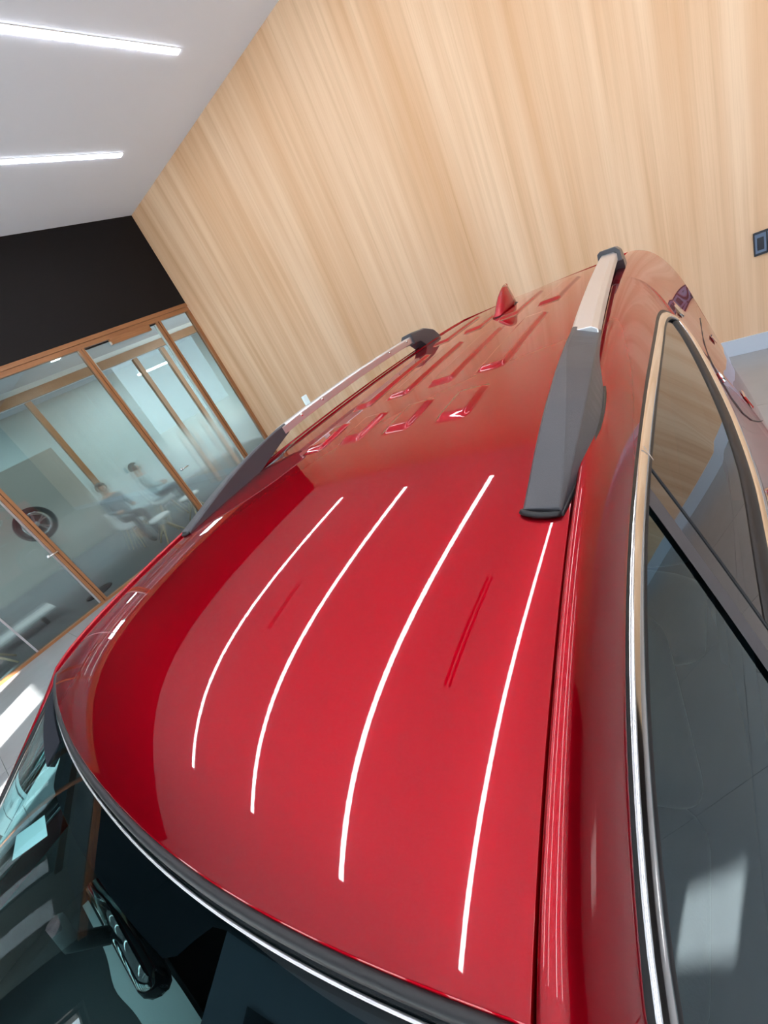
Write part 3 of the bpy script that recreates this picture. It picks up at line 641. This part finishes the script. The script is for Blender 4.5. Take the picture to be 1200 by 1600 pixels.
# roof rails: plastic front foot, aluminium bar, plastic rear foot
def zr(u, v): return float(zroof(np.array(u), np.array(v), False))
def rail_top(v): return float(np.interp(v, [.445, .50, .57, .66, .77, .88, 1.05, 1.35, 1.65, 1.80, 1.90, 1.97, 2.0], [.010, .020, .036, .054, .070, .080, .084, .086, .083, .080, .070, .045, .012]))
for sg in (1, -1):
    rail = thing('roof_rail_dummy', '', '') if False else bpy.data.objects.new('roof_rail', None); link(rail, car)
    for k_ in ('label',): rail[k_] = 'aluminium roof rail with dark grey plastic feet'
    secs = []
    for v in np.concatenate([np.linspace(.447, .68, 16), np.linspace(.71, .94, 10)]):
        c = float(urail(v)); h = rail_top(v); f = np.clip((v - .445) / .45, 0, 1); a = .024 + .004 * math.sin(math.pi * f)
        ob = a + .016 * math.sin(math.pi * min(1, f * 1.05)) ; base = [zr(c - a, v) - .004, zr(c + ob, v) - .004]
        lift = max(0, (v - .74) / .20) * .048
        zi = zr(c, v) + h; rd = a * (1 - .92 * min(1, f * 1.15) ** 1.2)
        secs.append([(sg * (c - a), v, base[0] + lift), (sg * (c - a), v, zi - .004), (sg * (c - a + .004), v, zi), (sg * (c - a + .006 + 2 * rd * .9), v, zi - .001), (sg * (c + a + .004), v, zi - .016 * f - .006), (sg * (c + ob), v, max(base[1] + lift, base[1] + .004)), ])
    ff = loft('front_foot', secs, 'plastic', rail); bevmod(ff, .002)
    secs = []
    for v in np.linspace(.92, 1.80, 26):
        c = float(urail(v)); zt = zr(c, v) + rail_top(v) - .002; a = .025
        secs.append([(sg * (c - a), v, zt - .030), (sg * (c - a), v, zt - .005), (sg * (c - a + .006), v, zt), (sg * (c + a - .010), v, zt - .003), (sg * (c + a), v, zt - .011), (sg * (c + a), v, zt - .032)])
    b = loft('rail_bar', secs, 'alu', rail); bevmod(b, .0015)
    secs = []
    for v in np.linspace(1.78, 2.0, 14):
        c = float(urail(v)); a = .034; h = rail_top(v) * 1.12; lift = .045 * (1 - smooth(np.array(v), 1.82, 1.88)); zb = zr(c, v) - .004
        secs.append([(sg * (c - a), v, zb + lift), (sg * (c - a + .002), v, zb + max(.006, h)), (sg * (c - a + .010), v, zb + h + .006), (sg * (c + a - .012), v, zb + h + .003), (sg * (c + a), v, zb + max(.006, h - .012)), (sg * (c + a + .004), v, zb + lift)])
    rf = loft('rear_foot', secs, 'plastic', rail); bevmod(rf, .002)
    # thin gasket under the front foot
    pts = [(sg * (float(urail(v)) + .024 + .018 * math.sin(math.pi * min(1, (v - .445) / .45))), v, zr(float(urail(v)) + .034, v) + .002) for v in np.linspace(.446, .80, 20)]
    tube('foot_gasket', pts, .004, 'rubber', rail, 6)
    g2 = [(sg * (float(urail(.446)) + x), .4455 - .006 * (1 - (x / .024) ** 2), zr(float(urail(.446)) + x, .446) + .004) for x in np.linspace(-.025, .025, 9)]
    tube('foot_gasket', g2, .0045, 'rubber', rail, 6)
    if sg < 0:
        for v in (1.02, 1.14, 1.60, 1.74): lathe('rail_screw', [(0, 0), (.005, 0), (.005, .003), (0, .003)], 'chrome', rail, 10, 'x', (-(float(urail(v)) - .024), v, zr(float(urail(v)), v) + rail_top(v) - .014))
        v = 1.10; zz_ = zr(float(urail(v)), v) + rail_top(v); o = box('protective_tab', (-.004, .004, -.012, .012, -.004, .030), 'paper', rail, .001); o.location = (-(float(urail(v)) + .012), v, zz_)
# shark fin antenna
fin = []
for k in range(15):
    t = k / 14; v = 1.80 + .22 * t; h = .092 * math.sin(math.pi * min(1, .04 + t * .56)) ** 1.1 * (1 if t < .92 else 1 - (t - .92) / .08 * .35); wd = .040 * (math.sin(math.pi * (.10 + .80 * t)) ** .7); zb = zr(0, v) + .002
    fin.append([(-wd, v, zb), (-wd * .75, v, zb + h * .35), (-wd * .32, v, zb + h * .85), (0, v + .012 * t, zb + h + .002), (wd * .32, v, zb + h * .85), (wd * .75, v, zb + h * .35), (wd, v, zb)])
af = loft('antenna_fin', fin, 'paint', car, True); af['label'] = 'red shark fin antenna'
tube('antenna_gasket', [(.036 * math.cos(a) * (1 - .25 * math.sin(a) * -1), 1.91 + .110 * math.sin(a), zr(0, 1.91) + .001) for a in np.linspace(0, 2 * math.pi, 28)[:-1]], .004, 'rubber', car, 6, True)

# bonnet, cowl, tail, underbody
HB = []
for t in np.linspace(0, 1, 22):
    r = []
    for s in np.linspace(-1, 1, 31):
        vs_ = -1.9 + (1 - t) * (1.9 - .70 - .24 * (1 - abs(s) ** 2.2)) ; wdt = float(np.interp(vs_, [-1.9, -1.5, -1.0, -.66], [.66, .76, .83, .80])); zt = float(np.interp(vs_, [-1.9, -1.5, -1.0, -.66], [.82, .98, 1.08, 1.13]))
        r.append((s * wdt, vs_ - .12 * (1 - s * s) * t, zt + .045 * (1 - s ** 4) * (1 - .3 * t)))
    HB.append(r)
grid('bonnet', np.array(HB), 'paint', car)
cw = [[(s * .80, -.70 - .24 * (1 - abs(s) ** 2.2) + .0, 1.065), (s * .74, -.66 - .26 * (1 - abs(s) ** 2.2), 1.06)] for s in np.linspace(-1, 1, 31)]
grid('cowl', np.array(cw), 'rubber', car)
edge = np.concatenate([US[-1][4:], LS[-1]]); ez = edge[:, 2][::-1]; eu = edge[:, 0][::-1]
TG = []
ztl = [float(US[-1][4][2]), 1.63, 1.58, 1.50, 1.40, 1.25, 1.10, .95, .80, .60, .40, .27]
for i, z in enumerate(ztl):
    we = float(np.interp(z, ez, eu)); vo = float(np.interp(z, [.28, .5, .85, 1.1, 1.5, 1.655], [.10, .20, .20, .13, .04, .0]))
    TG.append([(s * we, 2.36 + vo * (1 - s ** 4), z + (float(zc(2.36)) - ztl[0]) * (1 - s * s) * (i == 0)) for s in np.linspace(-1, 1, 25)])
grid('tailgate', np.array(TG), 'paint', car, flip=True)
P = [[(s * .52, 2.392 + .09 * f * (1 - s ** 4) + .012, 1.52 - .30 * f) for s in np.linspace(-1, 1, 13)] for f in np.linspace(0, 1, 6)]
grid('rear_window', np.array(P), 'pglass', car, flip=True)
FB = [[(s * .78, -1.90 - .13 * (1 - s * s) * math.sin(math.pi * (.15 + .7 * f)) , .86 - .60 * f) for s in np.linspace(-1, 1, 21)] for f in np.linspace(0, 1, 10)]
grid('front_bumper', np.array(FB), 'paint', car)
box('grille', (-.45, .45, -2.075, -2.0, .48, .70), 'gloss', car, .02)
for sg in (1, -1):
    P = [[(sg * (.50 + .26 * a), -1.97 + .10 * a * a - .03 * f, .80 - .09 * f) for a in np.linspace(0, 1, 8)] for f in np.linspace(0, 1, 4)]
    grid('head_lamp', np.array(P), 'lens', car)
    P = [[(sg * (.44 + .22 * a), 2.512 - .07 * a * a, 1.06 - .14 * f) for a in np.linspace(0, 1, 8)] for f in np.linspace(0, 1, 4)]
    grid('tail_lamp', np.array(P), 'lampred', car)
box('underbody', (-.80, .80, -1.75, 2.35, .24, .32), 'rubber', car)
box('firewall', (-.70, .70, -1.0, -.96, .30, 1.02), 'cabin', car)
for sg in (1, -1):
    for a, b in AX:
        wl = bpy.data.objects.new('wheel', None); link(wl, car); wl.location = (sg * (.79 if a < 0 else .735), a, .35)
        wheel_parts(wl, .35, .225, sg)
        ar = [(sg * (.895 if a < 0 else .845), a + .43 * math.cos(q), b + .43 * math.sin(q)) for q in np.linspace(-.25, math.pi + .25, 30)]
        tube('arch_moulding', ar, .028, 'plastic', car, 8)
    mr = loft('mirror_shell', [[(sg * (1.00 + .10 * math.cos(q) * k), -.56 + y, 1.13 + .075 * math.sin(q) * k) for q in np.linspace(0, 2 * math.pi, 17)[:-1]] for y, k in ((-.07, .45), (-.04, .85), (0, 1.0), (.05, .97))], 'paint', car, True)
    loft('mirror_glass', [[(sg * (1.00 + .092 * math.cos(q)), -.56 + y, 1.13 + .068 * math.sin(q)) for q in np.linspace(0, 2 * math.pi, 17)[:-1]] for y in (.045, .052)], 'chrome', mr)
    tube('mirror_arm', [(sg * .88, -.54, 1.09), (sg * .95, -.55, 1.10)], .025, 'gloss', mr)
    for v in (.42, 1.32): 
        i = int(np.searchsorted(LS[:, 0, 1], v)); uo = float(np.interp(-1.03, -LS[i][:, 2], LS[i][:, 0]))
        hd = tube('door_handle', [(sg * (uo - .01), v - .11, 1.03), (sg * (uo + .028), v - .08, 1.035), (sg * (uo + .032), v + .08, 1.035), (sg * (uo - .01), v + .11, 1.03)], .013, 'chrome', car)

# cabin: dashboard, trim strip, screen, wheel, mirror, visors, seats
prof = [(-.95, 1.0), (-.70, 1.03), (-.45, 1.035), (-.30, 1.015), (-.25, .985), (-.26, .93), (-.32, .85), (-.36, .60), (-.60, .40), (-.95, .40)]
loft('dashboard', [[(u, v + .06 * (abs(u) / .7) ** 2 * (v > -.6) * 0 , z + .02 * math.exp(-((u - .37) / .18) ** 2) * (z > .95)) for v, z in prof] for u in np.linspace(-.72, .72, 25)], 'cabin', car, True)
tr_ = []
for u in np.linspace(-.66, .16, 40):
    b = .012 * math.exp(-((u + .36) / .07) ** 2)
    tr_.append([(u, -.318 - b, 1.026 + b * .4), (u, -.285 - b, 1.018 + b * .4), (u, -.252 - b * .6, .995)])
grid('dash_trim_strip', np.array(tr_), 'trim', car)
t_ = [(math.cos(a), math.sin(a)) for a in np.linspace(0, 2 * math.pi, 41)[:-1]]
swc = Vector((.37, -.10, .93)); ax = Vector((0, .88, .47)).normalized(); e1 = Vector((1, 0, 0)); e2 = ax.cross(e1)
sw = tube('steering_wheel', [swc + e1 * .185 * a + e2 * .185 * b for a, b in t_], .016, 'leather', car, 10, True)
lathe('steering_hub', [(0, -.03), (.07, -.03), (.075, 0), (.05, .02), (0, .025)], 'cabin', sw, 20, 'z').matrix_local = Matrix.Translation(swc) @ ax.to_track_quat('Z', 'Y').to_matrix().to_4x4()
for a in (0, math.pi, -math.pi / 2): tube('steering_spoke', [swc + (e1 * math.cos(a) + e2 * math.sin(a)) * r_ for r_ in (.05, .18)], .014, 'trim', sw, 8)
sc_ = box('centre_screen', (-.15, .15, -.012, .012, -.09, .09), 'gloss', car, .004); sc_.location = (.02, -.33, 1.09); sc_.rotation_euler = (-.25, 0, 0)
mirror = loft('rear_view_mirror', [[(x, -.165 + .018 * math.cos(q) * k - .02 * abs(x), 1.395 + .032 * math.sin(q) * k) for q in np.linspace(0, 2 * math.pi, 13)[:-1]] for x, k in ((-.12, .5), (-.11, .9), (0, 1), (.11, .9), (.12, .5))], 'gloss', car, True)
tube('mirror_stalk', [(0, -.175, 1.41), (0, -.20, 1.46), (0, -.19, 1.50)], .011, 'cabin', mirror)
for sg in (1, -1):
    def vp(a, b, o=0.0): return tuple(off_ws(sg * (.52 + .44 * a), .018 + (.15 if sg > 0 else .045) * b, -.012 + o))
    nA, nB = 7, 5; top = [[vp(a, b) for b in np.linspace(0, 1, nB)] for a in np.linspace(0, 1, nA)]
    vs = grid('sun_visor', np.array(top), 'visor', car, smooth=False); sm_ = vs.modifiers.new('solid', 'SOLIDIFY'); sm_.thickness = .014
    grid('visor_panel', np.array([[vp(a, b, .0015) for b in np.linspace(.26, .98, 4)] for a in np.linspace(.20, .96, 6)]), 'frit', vs)
    mk('visor_label', [vp(.05, .50, .002), vp(.12, .50, .002), vp(.12, .62, .002), vp(.05, .62, .002)], [(0, 1, 2, 3)], 'trim', vs)
def seat(u, v0, wd, name='seat'):
    st = bpy.data.objects.new(name, None); link(st, car)
    def pad(nm, secs): 
        o = loft(nm, secs, 'leather', st, True); o.modifiers.new('sub', 'SUBSURF').levels = 2; o.modifiers['sub'].render_levels = 2; return o
    def sec(cv, cz, w_, th, dv, dz):
        n_ = Vector((0, dv, dz)).normalized(); return [(u + a * w_, cv + n_.y * b * th, cz + n_.z * b * th) for a, b in ((-.5, -.5), (-.5, .4), (-.34, .5), (0, .36), (.34, .5), (.5, .4), (.5, -.5), (0, -.5))]
    pad('cushion', [sec(v0 - .26 + .5 * k / 4, .54 - .03 * k / 4, wd * .98, .16, 0, 1) for k in range(5)])
    pad('backrest', [sec(v0 + .20 + .16 * k / 5, .58 + .58 * k / 5, wd * (1 - .04 * k), .13 - .012 * k, -1, .25) for k in range(6)])
    for hu in ((0,) if wd < .7 else (-.38, .38)):
        o = loft('headrest', [[(u + hu + a * .13, v0 + .36 + b * .05, z) for a, b in ((-1, -.6), (-.8, -1), (.8, -1), (1, -.6), (1, .8), (-1, .8))] for z in (1.20, 1.24, 1.32, 1.36)], 'leather', st, True); o.modifiers.new('sub', 'SUBSURF').levels = 2; o.modifiers['sub'].render_levels = 2
        for q in (-.05, .05): tube('headrest_post', [(u + hu + q, v0 + .35, 1.14), (u + hu + q, v0 + .36, 1.24)], .006, 'chrome', st, 8)
seat(.37, .42, .50); seat(-.37, .42, .50); seat(0, 1.32, 1.25, 'rear_bench')
box('centre_console', (-.13, .13, -.40, .62, .32, .66), 'cabin', car, .02)
# labels stuck inside the windscreen
def ws_patch(name, c, e, f, o, m, parent):
    """quad on the glass: centre (s,t), half vectors e and f in (s,t)"""
    q = [(-1, -1), (1, -1), (1, 1), (-1, 1)]; return mk(name, [off_ws(c[0] + a * e[0] + b * f[0], c[1] + a * e[1] + b * f[1], o) for a, b in q], [(0, 1, 2, 3)], m, parent)
def ws_quad(name, A, B, C, D, o, m, parent, n=6):
    f = lambda a, b: (1 - a) * (1 - b) * np.array(A) + a * (1 - b) * np.array(B) + a * b * np.array(C) + (1 - a) * b * np.array(D)
    return grid(name, np.array([[off_ws(*f(a, b), o) for b in np.linspace(0, 1, n)] for a in np.linspace(0, 1, n)]), m, parent)
A, B, C, D = (-.93, .215), (-.60, .138), (-.61, .215), (-.94, .33)
lb = ws_quad('window_label', A, B, C, D, -.004, 'paper', wsg); lb['label'] = 'pale printed label inside the windscreen corner'
mixq = lambda a, b: tuple((1 - a) * (1 - b) * np.array(A) + a * (1 - b) * np.array(B) + a * b * np.array(C) + (1 - a) * b * np.array(D))
for b0, b1 in ((.10, .14), (.62, .64)): ws_quad('label_rule', mixq(.03, b0), mixq(.97, b0), mixq(.97, b1), mixq(.03, b1), -.0035, 'ink', lb, 4)
ws_quad('label_rule', mixq(.93, .10), mixq(.95, .10), mixq(.95, .95), mixq(.93, .95), -.0035, 'ink', lb, 4)
p0, px_, py_ = [Vector(off_ws(*mixq(a, b), -.003)) for a, b in ((.62, .40), (.72, .40), (.62, .30))]
ex = (px_ - p0).normalized(); ez_ = ex.cross((py_ - p0).normalized()); ez_ = ez_ if ez_.z > 0 else -ez_; ez_.normalize(); ey = ez_.cross(ex)
text('label_text', 'VIVA', .016, 'ink', lb, Matrix(((ex.x, ey.x, ez_.x, p0.x), (ex.y, ey.y, ez_.y, p0.y), (ex.z, ey.z, ez_.z, p0.z), (0, 0, 0, 1))))
l2 = ws_quad('window_label', (-.37, .100), (-.28, .105), (-.44, .19), (-.51, .175), -.004, 'paper', wsg); l2['label'] = 'plain pale sticker inside the windscreen'

# narrow dark air slots in the ceiling, mirrored on the roof
for x, y0, y1, lab in ((-1.52, .70, 2.20, 'narrow dark air slot in the ceiling above the car, between two lamps'), (-4.95, .95, 2.0, 'narrow dark air slot in the ceiling nearer the charcoal fascia')):
    t = thing('air_slot_diffuser', lab, 'air vent', (x, 0, ZC), group='ceiling air slots')
    boxes('slot_frame', [(-.065, -.050, y0, y1, -.006, .01), (.050, .065, y0, y1, -.006, .01), (-.012, .012, y0, y1, -.006, .01), (-.065, .065, y0 - .02, y0, -.006, .01), (-.065, .065, y1, y1 + .02, -.006, .01)], 'ceil', t)
    for a, b in ((-.050, -.012), (.012, .050)): box('slot_blade', (a, b, y0, y1, -.003, .01), 'frit', t)
